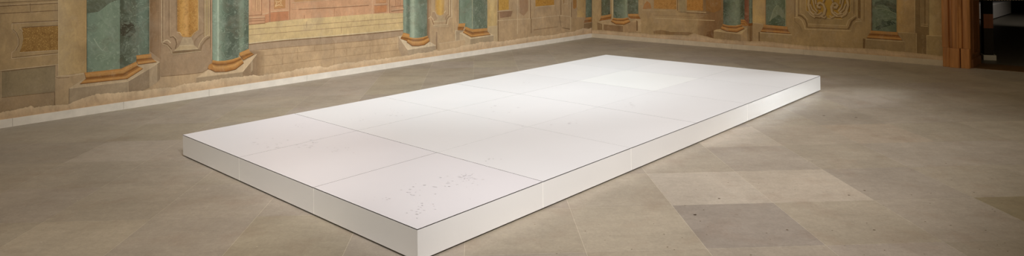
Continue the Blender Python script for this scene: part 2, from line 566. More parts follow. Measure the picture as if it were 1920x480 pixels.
p.line([(364, 84), (366, 76), (372, 68), (384, 60)], 1.2, (150, 124, 92))
p.line([(359, 69.5), (362.5, 63), (370.6, 57.5)], 1.2, (196, 166, 122))
p.done('painted_niche_panel')
p = Paint(WL, 3)
p.vstrip([(332.3, (160, 112, 60)), (340, (196, 146, 80)), (349, (208, 158, 96)), (356, (170, 120, 60)), (371, (190, 142, 82))], [(332, 60), (342.5, 69.5), (359, 69.5), (371, 57)], 2)
p.done('painted_brocade')

# ---- second pair of shafts
p = Paint(WL, 4)
p.poly([(368, 145.6), (392, 130), (452, 118), (480, 101), (455, 135)], (204, 176, 140))
p.poly([(368, 146), (455, 135), (455, 150), (368, 160)], (162, 138, 108))
p.poly([(455, 135), (481, 101.5), (482, 144), (455, 150)], (146, 120, 92))
p.poly([(470, 116), (474, 111), (474, 132), (470, 136)], (166, 142, 112))
p.line([(368, 145.8), (455, 135)], 1.0, (196, 170, 136)); p.line([(455, 134.6), (470, 116), (481, 101.5)], 1.3, (218, 192, 156))
p.done('painted_pedestal')
p = Paint(WL, 6)
p.vstrip([(398, (110, 120, 98)), (400, (134, 146, 124)), (407, (148, 160, 138)), (409, (190, 198, 172)), (411, (136, 148, 126)), (418, (110, 122, 102)),
          (428, (88, 96, 80)), (443, (86, 92, 76)), (447.5, (98, 106, 88))], [(398, 118), (417, 119), (448, 110)], 1)
p.vstrip([(447.5, (92, 102, 84)), (450, (120, 130, 108)), (456, (116, 128, 106)), (459, (86, 96, 78)), (466.4, (88, 96, 78))], [(447, 103), (468, 94)], 1)
p.done('painted_green_column')
p = Paint(WL, 8)
gilt_base(p, [[(449, 99), (467.5, 91)], [(449, 103), (468, 96)], [(452, 107), (473, 99.5)], [(456, 112.5), (476, 102)]])
torus_base(p, [(398.7, 112.5), (408, 114.5), (422, 113.8), (436, 111), (450, 106.5)], [(397, 119), (408, 121.5), (424, 120.5), (439, 117), (453, 110.5)],
           [(390, 128), (404, 135), (424, 134.4), (442, 130), (457, 118)])
p.poly([(397, 118.6), (391.5, 122), (389.6, 127.6), (393, 131), (400, 127)], AU_M, 3)
p.done('painted_gilded_base')

# ---- terracotta-coloured balustrade between the shaft pairs
p = Paint(WL, 2)
edge = [(466, 46.7), (496.7, 43.7), (507, 41), (543, 37.5), (571, 35), (620, 31.7), (696.7, 26), (727, 24.7), (758, 24.5)]
p.poly([(466, TOP), (758, TOP)] + edge[::-1], T_M)
for x in (473, 476.2, 479.4, 482.6, 485.8):
    p.line([(x, TOP), (x, 20.5)], .9, T_D); p.line([(x + 1.4, TOP), (x + 1.4, 20.5)], .9, (222, 180, 132))
p.line([(468, TOP), (468, 28)], 1.4, T_L); p.line([(490.6, TOP), (490.6, 27)], 1.0, T_D)
p.line([(466, 29.2), (491, 27.6)], 1.2, T_D); p.line([(466, 33.6), (497, 31.8)], 2.2, T_L); p.line([(466, 35.6), (497, 33.4)], 1.0, T_D)
p.line([(466, 39.6), (497, 37.8)], 1.2, T_D); p.line([(497, 31.5), (497, 43)], 1.0, T_D)
p.line([(466, 46.2), (497, 43.4)], 1.2, (140, 98, 66))
p.line([(492, 27), (505, 24)], 1.6, T_L); p.poly([(497, 28), (505, 25), (505, 41), (497, 43)], (186, 132, 96))
p.line([(505.8, TOP), (505.8, 41)], 2.6, (160, 112, 84)); p.line([(503, TOP), (503, 23)], 1.0, T_L)
p.poly([(507.5, 23.5), (541, 21), (541, 37.6), (507.5, 40.8)], (182, 124, 88))
p.line([(507.5, 22), (541, 19.8)], 1.4, T_L); p.line([(543.4, TOP), (543.4, 37)], 1.4, T_D); p.line([(541.5, TOP), (541.5, 19)], 1.0, T_L)
p.poly([(514, TOP), (535, TOP), (535, 15), (514, 17)], (176, 128, 84))
p.line([(516, 12), (519, 6), (516, 1), (522, 4), (528, 0), (526, 6), (530, 11), (523, 9), (516, 12)], 1.6, (216, 178, 128))
p.poly([(552, TOP), (696, TOP), (696, -6), (552, 4)], (178, 134, 92)); p.line([(546, 5), (696, -5)], 1.2, T_L)
p.line([(560, 17.5), (620, 14.8), (692, 10)], 1.0, T_D); p.line([(548, 16.8), (620, 13.4), (692, 8.4)], .9, T_L)
p.line([(571, 28), (571, 35)], .8, T_D); p.line([(627, 12), (627, 30)], .7, T_D)
p.line([(698, TOP), (698, 26)], 1.3, T_L); p.line([(700, 8.7), (727.5, 7.4)], 1.4, T_L)
p.poly([(702, 10.5), (725, 9), (725, 22), (702, 24.6)], (180, 124, 84)); p.line([(702, 10.8), (725, 9.3)], 1.0, T_D)
p.poly([(705, TOP), (724, TOP), (724, 5), (705, 6)], (186, 134, 92))
p.line([(728.6, TOP), (728.6, 24.6)], 1.4, (226, 182, 136)); p.line([(730.4, TOP), (730.4, 24)], .9, T_D)
for x in (742, 745, 748, 751): p.line([(x, TOP), (x, 10.5)], .8, T_D)
p.line([(734, 12.5), (757, 10.5)], 1.0, T_D); p.line([(734, 19.4), (757, 16.4)], 1.8, T_L); p.line([(734, 21), (757, 18)], 1.0, T_D)
p.done('painted_balustrade', 'terracotta-coloured fluted balustrade')
p = Paint(WL, 2)
led = [(466, 83), (483, 81), (530, 76), (575, 72.5), (620, 69), (690, 63), (758, 56.4)]
p.poly(edge + led[::-1], (200, 172, 124))
low = [(x, y + 13) for x, y in led[:-1]] + [(758, 67)]
p.poly(led + low[::-1], (166, 140, 112))
p.poly(low + [(758, 112), (466, 150)], (184, 154, 118))
p.vstrip([(468, (146, 118, 88)), (483, (150, 122, 92)), (496, (176, 147, 112))], [(468, 146), (496, 144)], 0, 96)
p.line([(x, y - 1.6) for x, y in led], 1.8, (214, 192, 152)); p.line([(x, y + .4) for x, y in led], 2.0, (126, 98, 70))
p.line(low, .9, (146, 116, 86))
for a, b_ in (((467, 107), (758, 80)), ((480, 126), (758, 92)), ((466, 55), (758, 33)), ((467, 66), (758, 42))):
    p.line([a, b_], .8, (158, 128, 94))
for x, a, b_ in ((626.4, 77, 122), (694, 80, 110), (558, 90, 112), (530, 106, 122), (590, 84, 96), (650, 92, 104), (720, 70, 82), (575, 40, 52), (640, 50, 62)):
    p.line([(x, a), (x, b_)], .8, (156, 126, 94))
p.done('painted_ledge')

# ---- third pair of shafts
p = Paint(WL, 4)
p.poly([(747.5, 68), (757, 66), (806, 78), (817, 85), (764, 93.5), (755, 80)], (212, 188, 154))
p.poly([(747.5, 68), (755, 80), (764, 93.3), (765, 112), (756, 112), (747.5, 92)], (176, 150, 120))
p.poly([(764, 93.5), (817, 85.3), (817, 101), (765, 112)], (170, 148, 120))
p.line([(747.5, 68), (755, 80), (764, 93.3), (817, 85.2)], 1.0, (224, 202, 170))
p.line([(745.6, 68), (745.6, 90)], 1.2, (198, 172, 138))
p.done('painted_pedestal')
p = Paint(WL, 6)
p.vstrip([(756, (126, 138, 118)), (760, (142, 152, 130)), (763, (108, 118, 100)), (768, (96, 106, 88))], [(756, 66), (768, 69)], 1)
p.vstrip([(768, (120, 130, 110)), (771, (156, 166, 142)), (775, (172, 180, 154)), (779, (136, 148, 126)), (788, (102, 112, 92)), (797, (92, 100, 82)), (801, (112, 108, 86))],
         [(768, 74), (785, 75), (801, 71)], 1)
p.done('painted_green_column')
p = Paint(WL, 8)
gilt_base(p, [[(756.7, 61), (768, 64)], [(754, 66), (768, 69)], [(752, 70), (766, 73)], [(751, 72), (764, 77)]])
torus_base(p, [(767, 69.7), (776, 71.3), (785, 71), (793, 69.6), (801.6, 67)], [(765, 73), (775, 75.6), (785, 75.6), (794, 74), (803, 70)],
           [(763, 79), (773, 86.2), (785, 86.2), (796, 84), (806, 77)])
p.done('painted_gilded_base')

p = Paint(WL, 2)                       # narrow niche panel
p.poly([(801, TOP), (860, TOP), (860, 76), (822, 82), (822, 93), (801, 92)], (184, 154, 118))
p.vstrip([(801, (134, 104, 76)), (806, (164, 134, 102))], [(801, 80), (806, 80)])
p.vstrip([(816, (188, 150, 98)), (821, (196, 152, 78)), (826, (206, 164, 90)), (831, (186, 146, 88)), (834, (184, 154, 114))], [(816, 24), (822, 29), (830, 29), (834, 22)], 3)
for x, c, w, yb in ((812, (204, 176, 136), 1.0, 22), (807.5, (150, 120, 88), 1.0, 30), (841, (150, 118, 86), 1.2, 28), (842.8, (222, 198, 158), 1.2, 30), (845, (158, 130, 98), 1.2, 32), (847, (222, 200, 162), 1.1, 33), (850, (210, 178, 132), 1.0, 60), (857.5, (150, 122, 88), .9, 44)):
    p.line([(x, TOP), (x, yb)], w, c)
p.poly([(808, 36), (811, 22), (816, 22), (820, 36), (813, 41)], (168, 138, 106)); p.line([(811, 22), (816, 22), (820, 32)], 1.0, LIGHT)
p.poly([(820, 37), (824, 29), (830, 29), (834, 37), (836, 39), (813, 40)], (182, 156, 118))
p.line([(803, 35), (808, 31), (812, 36), (812.5, 46)], 1.3, (206, 180, 144)); p.line([(811, 38), (813, 46)], 1.4, (132, 98, 70))
p.line([(812.5, 40.6), (837, 39.2)], 1.1, (220, 196, 156)); p.line([(812.5, 47.5), (840, 46)], 1.3, (222, 198, 160)); p.line([(812, 50.5), (842, 49)], 1.0, (206, 182, 146))
p.line([(832.5, 24), (836, 20)], 1.2, (224, 200, 160)); p.line([(835, 36), (837, 30), (841, 26)], 1.2, (146, 116, 82))
p.line([(839, 46), (840, 37), (844, 33), (848, 31.5)], 1.2, (216, 190, 150)); p.line([(836.5, 45), (838, 36), (843, 30)], 1.3, (140, 110, 78))
p.line([(818.8, 60), (818.8, 92)], 2.2, (148, 120, 92))
p.poly([(823, 82), (850, 77.2), (872, 74), (872, 100), (823, 104)], (192, 162, 126)); p.line([(823, 82), (872, 74)], 1.0, (206, 180, 146))
p.done('painted_niche_panel')

# ---- fourth pair
p = Paint(WL, 4)
p.poly([(853.5, 57), (868, 55), (869, 80), (854, 80)], (174, 150, 120)); p.line([(853.8, 57), (854.5, 77)], 1.5, (218, 196, 160)); p.line([(853.5, 57.6), (870, 55.6)], 1.4, (218, 196, 160))
p.poly([(862, 61.5), (880, 56), (919, 62), (925.5, 66), (882, 73)], (212, 186, 148))
p.poly([(862, 61.5), (882, 73), (882, 92), (862, 92)], (192, 166, 132))
p.poly([(882, 73), (925.5, 66), (925.5, 84), (882, 90)], (168, 146, 116))
p.line([(862, 61.5), (882, 73), (925.5, 66)], .9, (222, 200, 164))
p.done('painted_pedestal')
p = Paint(WL, 6)
p.vstrip([(860.5, (104, 110, 90)), (863, (128, 140, 118)), (872, (112, 122, 102))], [(860, 46), (872, 45)], 1)
p.vstrip([(872, (112, 124, 102)), (885, (126, 138, 116))], [(872, 52), (886, 58)], 1)
p.vstrip([(886.6, (104, 112, 92)), (900, (98, 106, 88)), (913.5, (104, 108, 88))], [(886, 58), (914, 56)], 1)
p.line([(886, TOP), (886, 54)], 1.2, (170, 178, 148), 1)
p.done('painted_green_column')
p = Paint(WL, 8)
gilt_base(p, [[(860, 44.3), (872.5, 43.5)], [(859.5, 48), (872, 47.5)], [(858.5, 52), (870, 52)], [(858, 56.3), (869, 56.3)]])
gilt_base(p, [[(873, 50), (886, 55), (913.5, 52.6)], [(872, 53), (886, 58.4), (914, 56)], [(871.5, 55.6), (885.6, 61.4), (914.5, 59)], [(870, 58), (885, 65.5), (917, 61.6)], [(868, 60.6), (884, 69.6), (919.5, 64.8)]])
p.done('painted_gilded_base')
p = Paint(WL, 2)
p.vstrip([(914, (196, 162, 106)), (923, (208, 178, 124)), (932, (190, 158, 108))], [(914, 52), (932, 49.5)])
p.poly([(914, 52), (933, 49.5), (934, 90), (925, 90), (925, 66), (914, 62)], (192, 166, 128)); p.line([(916, 50.2), (933.5, 48.6)], 1.4, LIGHT)
p.line([(934, 0), (934, 77)], 1.3, (118, 88, 58)); p.line([(932, TOP), (932, 42)], .9, (214, 184, 134))
p.done('painted_pilaster')

# ---- stone blocks toward the corner
p = Paint(WL, 2)
p.poly([(934.5, TOP), (1098, TOP), (1098, 60), (934.5, 90)], (182, 152, 116))
p.poly([(936, 21.5), (961, 20), (958, 31), (938, 34)], (150, 116, 88))
p.poly([(973, TOP), (990, TOP), (990, 20), (982, 30), (974, 24)], (160, 124, 92))
for a, b_, w, c in (((932.5, 21.4), (961, 19), 1.2, LIGHT), ((933.5, 38.5), (970, 36.4), 1.2, LIGHT), ((970, 36.4), (994, 35), 1.2, LIGHT), ((996, 34.8), (1050, 28.7), 1.1, LIGHT),
                    ((970.4, TOP), (970.4, 64), 1.3, LIGHT), ((994.6, TOP), (994.6, 35), 1.4, (130, 98, 68)), ((996, 35), (996, 62), 1.1, (120, 90, 60)), ((992.6, TOP), (992.6, 34), .9, LIGHT),
                    ((1003, 13), (1040, 10.4), 1.2, LIGHT), ((1051.8, TOP), (1051.8, 28), 1.2, (124, 94, 64)), ((1050, 28.9), (1070, 31), 1.3, LIGHT), ((1069.6, TOP), (1069.6, 58), 1.3, (212, 186, 146)),
                    ((1071.4, 4), (1071.4, 32), .9, DARK), ((1054, 52), (1069, 54.6), 1.0, DARK), ((1049, 30), (1052, 50), .8, DARK), ((1000, 56), (1046, 50), 1.2, (150, 118, 84)),
                    ((1057, TOP), (1057, 6.6), 1.3, (150, 112, 64)), ((1064.4, TOP), (1064.4, 7), 1.0, LIGHT), ((1057, 7), (1064.4, 7.4), 1.2, LIGHT)):
    p.line([a, b_], w, c)
p.poly([(1073, 33), (1096, 34), (1094, 62), (1073, 64)], (178, 148, 110))
p.done('painted_stone_panel')
p = Paint(WL, 3)
p.poly([(935, TOP), (954, TOP), (954, 18), (935, 19.5)], (186, 142, 70), 2)
p.poly([(1004, TOP), (1037, TOP), (1039, 9), (1004, 12.4)], (176, 126, 54), 2)
p.poly([(1074.5, TOP), (1081, TOP), (1081, 14), (1077, 17), (1074.5, 15)], (164, 116, 66), 2)
p.done('painted_brocade')
p = Paint(WL, 3)
p.vstrip([(1082, (206, 172, 116)), (1090, (198, 162, 106)), (1098, (178, 144, 94))], [(1082, 32), (1098, 33)])
p.line([(1082.4, TOP), (1082.4, 20)], 1.0, (220, 190, 140))
p.done('painted_pilaster')
p = Paint(WL, 4)
p.poly([(1094.5, 43), (1109.5, 41), (1109.5, 51), (1105, 54), (1100, 52), (1094.5, 53)], (142, 114, 80)); p.line([(1095, 43.6), (1109.5, 41.6)], 1.1, LIGHT)
p.done('painted_pedestal')
p = Paint(WL, 5)
p.vstrip([(1098.4, (104, 100, 76)), (1100, (104, 114, 94)), (1105, (98, 106, 88)), (1109.3, (106, 112, 92))], [(1098, 34), (1109.4, 33)], 1)
p.done('painted_green_column')
p = Paint(WL, 6)
gilt_base(p, [[(1097.4, 33), (1109.3, 31.8)], [(1097, 36), (1109.3, 34.6)], [(1096, 39), (1109.3, 37.6)], [(1095, 42.6), (1109.3, 40.8)]])
p.done('painted_gilded_base')

# ---- right wall -------------------------------------------------------------------------------
p = Paint(WR, 1)
p.vstrip([(1110, (176, 146, 104)), (1116, (184, 154, 110)), (1127, (182, 150, 106))], [(1110, 60), (1127, 60)])
p.line([(1127.4, TOP), (1127.4, 29)], .9, (130, 100, 64))
p.done('painted_pilaster')
p = Paint(WR, 4)
p.poly([(1120, 42), (1126, 38), (1147, 34), (1182, 42), (1193, 35), (1202, 35.5), (1202, 60), (1120, 60)], (186, 156, 116))
p.poly([(1120, 42), (1129, 45), (1129, 56), (1120, 56)], (146, 116, 80))
p.poly([(1132, 45), (1152, 46.5), (1168, 48), (1168, 60), (1132, 57)], (146, 114, 80))
p.poly([(1168, 48), (1184, 42), (1193, 41), (1193, 60), (1168, 61)], (172, 140, 102))
p.poly([(1193, 38), (1196, 40), (1196, 58), (1193, 58)], (132, 102, 70))
p.line([(1129, 44.6), (1152, 46.6), (1168, 48)], 1.1, (204, 174, 132)); p.line([(1126, 39.5), (1146, 36)], 1.0, LIGHT); p.line([(1180, 34.6), (1193, 36), (1201, 36)], 1.2, LIGHT)
p.done('painted_pedestal')
p = Paint(WR, 6)
p.vstrip([(1128, (96, 94, 68)), (1136, (90, 92, 68)), (1144, (84, 78, 56))], [(1128, 31), (1145, 28)], 1)
p.vstrip([(1145.6, (150, 122, 80)), (1148.6, (206, 182, 140)), (1150, (150, 140, 104))], [(1145, 36), (1150, 36)])
p.vstrip([(1150.5, (84, 88, 68)), (1156, (92, 98, 78)), (1166, (104, 112, 88)), (1172, (130, 136, 108)), (1174, (150, 156, 126)), (1177, (112, 118, 96))], [(1150, 37), (1177, 36)], 1)
p.vstrip([(1177.4, (80, 82, 60)), (1190, (88, 92, 70)), (1196.6, (100, 98, 72))], [(1177, 29), (1197, 28)], 1)
p.done('painted_green_column')
p = Paint(WR, 8)
gilt_base(p, [[(1127, 30), (1147, 26.4)], [(1127, 32.6), (1146.6, 29)], [(1125.6, 35.6), (1146, 32)], [(1123.5, 39), (1146, 35.4)]])
gilt_base(p, [[(1177.4, 26), (1197, 26)], [(1177.4, 29), (1197.6, 29)], [(1179, 31.6), (1199, 32)], [(1182, 34.4), (1201, 35.2)]])
torus_base(p, [(1150, 33.4), (1158, 34.4), (1168, 34.4), (1177, 32.6)], [(1148, 36.6), (1157, 38.4), (1169, 38.4), (1179, 36)], [(1145.4, 40), (1155, 45.6), (1170, 46.2), (1182, 41)])
p.done('painted_gilded_base')

p = Paint(WR, 1)
p.poly([(1197, TOP), (1357, TOP), (1357, 76), (1197, 70)], (176, 146, 104))
p.vstrip([(1308, (168, 136, 96)), (1322, (142, 110, 74)), (1340, (136, 102, 68)), (1357, (150, 118, 80))], [(1308, 72), (1357, 76)])
p.poly([(1272, TOP), (1285, TOP), (1285, 24), (1276, 24), (1273, 14)], (164, 142, 104))
for a, b_, w, c in (((1204, 18.5), (1254, 20), 1.1, (200, 172, 126)), ((1228, 34), (1340, 38.5), 1.2, (206, 178, 132)), ((1287, 22), (1324, 23.2), 1.3, (210, 180, 134)), ((1288, 24.4), (1326, 25.6), 1.0, (126, 94, 60)),
                    ((1270.6, TOP), (1270.6, 20), 1.2, (122, 92, 58)), ((1204, TOP), (1204, 18), .9, (198, 166, 116)), ((1272, 22), (1330, 25), .8, DARK), ((1224, 28), (1300, 31), .8, (150, 120, 82))):
    p.line([a, b_], w, c)
p.poly([(1225, 58), (1240, 56), (1258, 60), (1275, 60), (1290, 60), (1300, 62), (1290, 66), (1256, 65), (1226, 63)], (146, 114, 76))
p.poly([(1326, 60), (1338, 56), (1338, 71), (1324, 68)], (122, 88, 56))
p.done('painted_stone_panel')
p = Paint(WR, 2)
p.poly([(1205, 17), (1208, 8), (1213, 2), (1219, 6), (1222, 16)], (176, 118, 58), 3)
p.poly([(1226, TOP), (1268, TOP), (1268, 17.5), (1226, 16)], (178, 128, 70), 2)
p.poly([(1288, TOP), (1318, TOP), (1318, 20), (1288, 19)], (182, 126, 62), 2)
p.poly([(1322, TOP), (1355, TOP), (1352, 18), (1338, 24), (1324, 20)], (150, 108, 62), 0)
p.done('painted_brocade')

p = Paint(WR, 4)
p.poly([(1338, 58), (1342, 55.6), (1356, 54), (1395, 52), (1401, 53), (1389, 64)], (196, 166, 120))
p.poly([(1338, 58), (1389, 64), (1389, 82), (1338, 78)], (158, 130, 92))
p.poly([(1389, 64), (1401, 53), (1401, 82), (1389, 82)], (180, 148, 106))
p.line([(1338, 58), (1389, 64)], 1.0, (214, 184, 138)); p.line([(1389, 64), (1401, 53)], .9, (206, 174, 128))
p.vstrip([(1402, (132, 100, 64)), (1404, (166, 134, 92)), (1406, (128, 96, 62)), (1410.6, (150, 116, 76))], [(1402, 82), (1411, 82)], 0, 46)
p.done('painted_pedestal')
p = Paint(WR, 6)
p.vstrip([(1356, (72, 80, 64)), (1361, (80, 90, 72)), (1370, (112, 120, 96)), (1380, (130, 136, 108)), (1386, (118, 124, 98)), (1389, (90, 94, 72))], [(1356, 48), (1372, 50), (1389, 50)], 1)
p.vstrip([(1389, (90, 94, 70)), (1392, (78, 80, 58)), (1396, (82, 82, 60))], [(1389, 40), (1396, 40)], 1)
p.vstrip([(1396, (128, 80, 58)), (1404, (142, 94, 68))], [(1396, 44), (1404, 48)])
p.vstrip([(1404.6, (70, 74, 56)), (1407, (116, 118, 92)), (1410.6, (88, 90, 66))], [(1404, 44), (1411, 44)], 1)
p.done('painted_green_column')
p = Paint(WR, 8)
p.poly([(1389, 36.6), (1396, 36.8), (1399, 40), (1405, 47), (1398, 49), (1389, 47)], AU_M, 3); p.line([(1389, 40), (1397, 40.4), (1404, 47.5)], 1.0, AU_D, 3); p.line([(1389, 44), (1397, 45)], 1.0, AU_D, 3)
p.poly([(1404, 44), (1411, 43), (1411, 47.6), (1404, 49)], AU_D, 3)
torus_base(p, [(1355.4, 45), (1366, 47.6), (1379, 48), (1390, 45.8)], [(1354, 48.5), (1365, 51.4), (1380, 52), (1392, 49)], [(1351, 54), (1363, 59), (1382, 60.4), (1396, 53.6)])
p.done('painted_gilded_base')

p = Paint(WR, 2)
p.vstrip([(1411, (190, 154, 100)), (1418, (204, 170, 114)), (1434, (194, 158, 104))], [(1411, 43), (1434, 46)])
p.poly([(1411, 43), (1433, 46), (1426, 60), (1423, 82), (1411, 82)], (184, 152, 110)); p.line([(1412, 42.6), (1431, 45.6)], 1.2, (212, 182, 136))
p.line([(1434.6, TOP), (1434.6, 46)], .9, (206, 160, 100)); p.line([(1423.4, 60), (1423.4, 80)], 2.2, (128, 96, 62))
p.done('painted_pilaster')
p = Paint(WR, 4)
p.poly([(1424.5, 60.5), (1484.5, 65), (1484.5, 90), (1424.5, 84)], (168, 140, 98)); p.line([(1425, 61.2), (1484.6, 65.2)], 2.0, (204, 176, 130))
p.done('painted_pedestal')
p = Paint(WR, 6)
p.vstrip([(1435.4, (102, 108, 84)), (1454, (108, 116, 90)), (1473, (104, 110, 84))], [(1435, 49), (1474, 52)], 1)
p.poly([(1440, 44), (1450, 18), (1457, 9), (1464, 14), (1472, 28), (1472, 36), (1458, 28)], (128, 132, 104), 1)
p.poly([(1436, 46), (1450, 34), (1460, 28), (1472, 36), (1472, 49), (1436, 47)], (82, 92, 66), 1)
p.line([(1444, 40), (1451, 17), (1457, 9)], .8, (160, 162, 130), 1)
p.line([(1473, TOP), (1473, 49)], 1.2, (170, 162, 120), 1); p.line([(1435.6, TOP), (1435.6, 47)], 1.0, (140, 108, 66))
p.done('painted_green_column')
p = Paint(WR, 8)
gilt_base(p, [[(1431.5, 46), (1476, 49.8)], [(1431.5, 49.4), (1476.5, 53.2)], [(1430, 52.6), (1477.5, 56.8)], [(1428, 56), (1480, 60)], [(1426, 59), (1482, 63.2)]])
p.done('painted_gilded_base')

p = Paint(WR, 2)                       # relief panel with scrolls
p.poly([(1474, TOP), (1634, TOP), (1632, 96), (1474, 86)], (174, 144, 100))
p.vstrip([(1512, (172, 130, 60)), (1530, (184, 140, 62)), (1552, (186, 144, 60)), (1575, (180, 138, 62)), (1594, (168, 128, 62))], [(1512, 20), (1526, 32), (1579, 36), (1594, 22)], 3)
p.poly([(1512, 20.5), (1526, 32.4), (1579, 36.4), (1594, 22.5), (1600, 28), (1588, 38), (1585, 48), (1515, 44.5), (1513, 38), (1505, 30)], (166, 138, 94))
for pts, w, c in (([(1494, TOP), (1494, 31)], 1.5, (214, 186, 136)), ([(1490, TOP), (1490, 32)], 1.0, DARK), ([(1497.4, TOP), (1497.4, 26)], 1.0, DARK), ([(1501, TOP), (1501, 24)], .9, (200, 172, 122)), ([(1511.4, TOP), (1511.4, 20)], 1.2, (214, 186, 128)),
                  ([(1490, 33), (1497, 32.6), (1504, 38.5), (1508, 48), (1509.4, 54.4)], 1.4, (206, 178, 130)), ([(1496, 28), (1503, 30.5), (1510, 37), (1513, 45), (1513, 51)], 2.6, (120, 92, 58)),
                  ([(1501, 25.5), (1508, 29), (1514, 37)], 1.2, (206, 178, 130)), ([(1509, 54.4), (1562.5, 56.8), (1596, 57.6)], 1.3, (208, 180, 132)), ([(1512.5, 51), (1589.6, 54.6)], 1.6, (130, 102, 66)),
                  ([(1514.6, 44.8), (1585, 48.2)], 1.2, (206, 178, 130)), ([(1512, 20), (1526, 32), (1579, 36), (1594, 22)], 1.1, (208, 180, 128)), ([(1604, 29), (1590.6, 38), (1586.5, 49)], 1.2, (212, 184, 138)),
                  ([(1606, 33), (1597, 40), (1593, 50), (1590, 55)], 3.4, (118, 90, 56)), ([(1596, 57.6), (1599, 46), (1606, 40)], 1.2, (196, 168, 122)), ([(1604, 40.6), (1615.6, 39.6), (1609, 35)], 1.2, (222, 198, 154)),
                  ([(1611, TOP), (1611, 34)], 4.6, (122, 92, 54)), ([(1606.6, TOP), (1606.6, 30)], 1.1, (206, 178, 128)), ([(1616, TOP), (1616, 36)], 1.0, (196, 166, 118)), ([(1620, TOP), (1620, 40)], .9, (146, 114, 74)), ([(1595, TOP), (1595, 22)], 1.1, (208, 180, 128)), ([(1601, TOP), (1601, 26)], .9, DARK),
                  ([(1490, 34), (1490, 40), (1500, 48), (1504, 60)], .8, (150, 122, 84))):
    p.line(pts, w, c)
S1 = [(1522, -14), (1517, -2), (1515.5, 10), (1519, 22), (1527, 29), (1537, 30.6), (1545, 26), (1547, 17), (1543.5, 8), (1537, 5), (1532, 8.5), (1533.5, 13.5), (1538.5, 14)]
S2 = [(1582, -14), (1588, -2), (1590, 10), (1586, 22), (1578, 29), (1568, 29.6), (1560, 23), (1558.6, 14), (1562, 7), (1567, 6), (1570.5, 10), (1567.5, 14.4), (1563, 13.6)]
for S in (S1, S2):
    p.line([(x + 1.0, y + 1.8) for x, y in S], 5.4, (120, 90, 52)); p.line(S, 5.0, (176, 146, 102)); p.line([(x + .6, y + .4) for x, y in S], 2.0, (196, 166, 120)); p.line([(x - .9, y - 1.1) for x, y in S], .9, (220, 192, 146))
m_ = lambda L: [(2 * 1552.4 - x, y - .6) for x, y in L]
for L in ([(1527, -14), (1524, 0), (1527, 14), (1533, 22)], [(1532, -10), (1529, 0), (1530, 8)], [(1519, 8), (1523, 18), (1531, 25)], [(1526, 26), (1534, 27.5), (1541, 23)],
          [(1516, 22), (1520, 28), (1528, 33)], [(1540, 31), (1546, 33.5), (1549, 30)], [(1543, 4), (1546, -2), (1542, -8)]):
    for K in (L, m_(L)):
        p.line([(x + .8, y + 1) for x, y in K], 3.4, (128, 98, 60)); p.line(K, 3.0, (178, 148, 104)); p.line([(x - .5, y - .6) for x, y in K], .8, (218, 190, 144))
p.done('painted_relief_panel', 'painted stone panel with leafy scrolls on gold')

p = Paint(WR, 4)
p.poly([(1618, 72), (1623, 73), (1623, 92), (1618, 92)], (128, 98, 64))
p.poly([(1622.6, 73), (1696, 77.4), (1697, 104), (1621, 98)], (160, 134, 96)); p.line([(1623, 73.6), (1696, 77.8)], 1.7, (200, 172, 128)); p.line([(1696.6, 78), (1697.4, 96)], 1.0, (190, 162, 120))
p.done('painted_pedestal')
p = Paint(WR, 6)
p.vstrip([(1634.6, (90, 94, 70)), (1640, (104, 114, 90)), (1670, (106, 116, 92)), (1681, (100, 108, 86))], [(1634, 59), (1681, 63)], 1)
p.poly([(1640, 12), (1652, 8), (1664, 12), (1672, 22), (1681, 24), (1681, 10), (1668, 2), (1655, 0), (1640, 4)], (70, 76, 56), 1)
p.poly([(1640, 52), (1652, 46), (1653, 36), (1662, 40), (1670, 38), (1680, 44), (1668, 48), (1654, 52), (1645, 57)], (68, 76, 58), 1)
p.line([(1640, 15), (1655, 16), (1668, 20), (1680, 26)], 1.0, (140, 146, 120), 1); p.line([(1642, 38), (1654, 34), (1668, 35), (1680, 33)], .9, (132, 138, 112), 1)
p.line([(1634.6, TOP), (1634.6, 58)], 1.4, (74, 58, 36)); p.line([(1681.6, TOP), (1681.6, 60)], 1.0, (196, 158, 96))
p.done('painted_green_column')
p = Paint(WR, 8)
gilt_base(p, [[(1633, 57.2), (1682.5, 60.2)], [(1632, 60.6), (1683, 63.6)], [(1630, 63.6), (1685, 67)], [(1627.5, 67), (1688.5, 71)], [(1625, 70.8), (1691.5, 75.4)]])
p.done('painted_gilded_base')

p = Paint(WR, 2)
p.vstrip([(1682, (196, 158, 100)), (1696, (186, 152, 104)), (1715, (178, 146, 102))], [(1682, 61), (1715, 63)])
p.poly([(1684, 61), (1718, 62.6), (1718, 104), (1697, 102), (1697, 78)], (170, 142, 100)); p.line([(1683, 60.4), (1718.4, 62.4)], 1.2, (206, 176, 128))
p.line([(1715.4, TOP), (1715.4, 62)], 1.1, (206, 178, 130)); p.line([(1718.4, 62), (1718.4, 99)], 1.1, (196, 168, 124))
p.poly([(1716.2, TOP), (1742, TOP), (1742, 66), (1737, 66), (1737, 106), (1719, 104), (1719, 62), (1716.2, 62)], (136, 110, 74))
for x in (1727, 1730.4, 1737.4, 1740): p.line([(x, TOP), (x, 48)], 1.0, (190, 162, 118))
p.line([(1726.6, 45), (1740, 45.8)], .9, (196, 168, 122)); p.line([(1726.6, 48.6), (1740, 49.4)], 1.1, (200, 172, 126))
p.vstrip([(1742, (184, 158, 112)), (1756, (180, 150, 104)), (1774, (164, 136, 92))], [(1742, 66), (1774, 68)])
p.poly([(1738, 66), (1774, 67.4), (1774, 112), (1738, 107)], (166, 140, 98)); p.line([(1737.6, 66.4), (1772, 67.6)], 1.4, (204, 176, 130)); p.line([(1737.6, 66), (1737.6, 103)], 1.1, (198, 170, 126))
p.done('painted_pilaster')

# ---- bare plaster patch-work along the foot of both walls, with its ragged upper edge
random.seed(11)


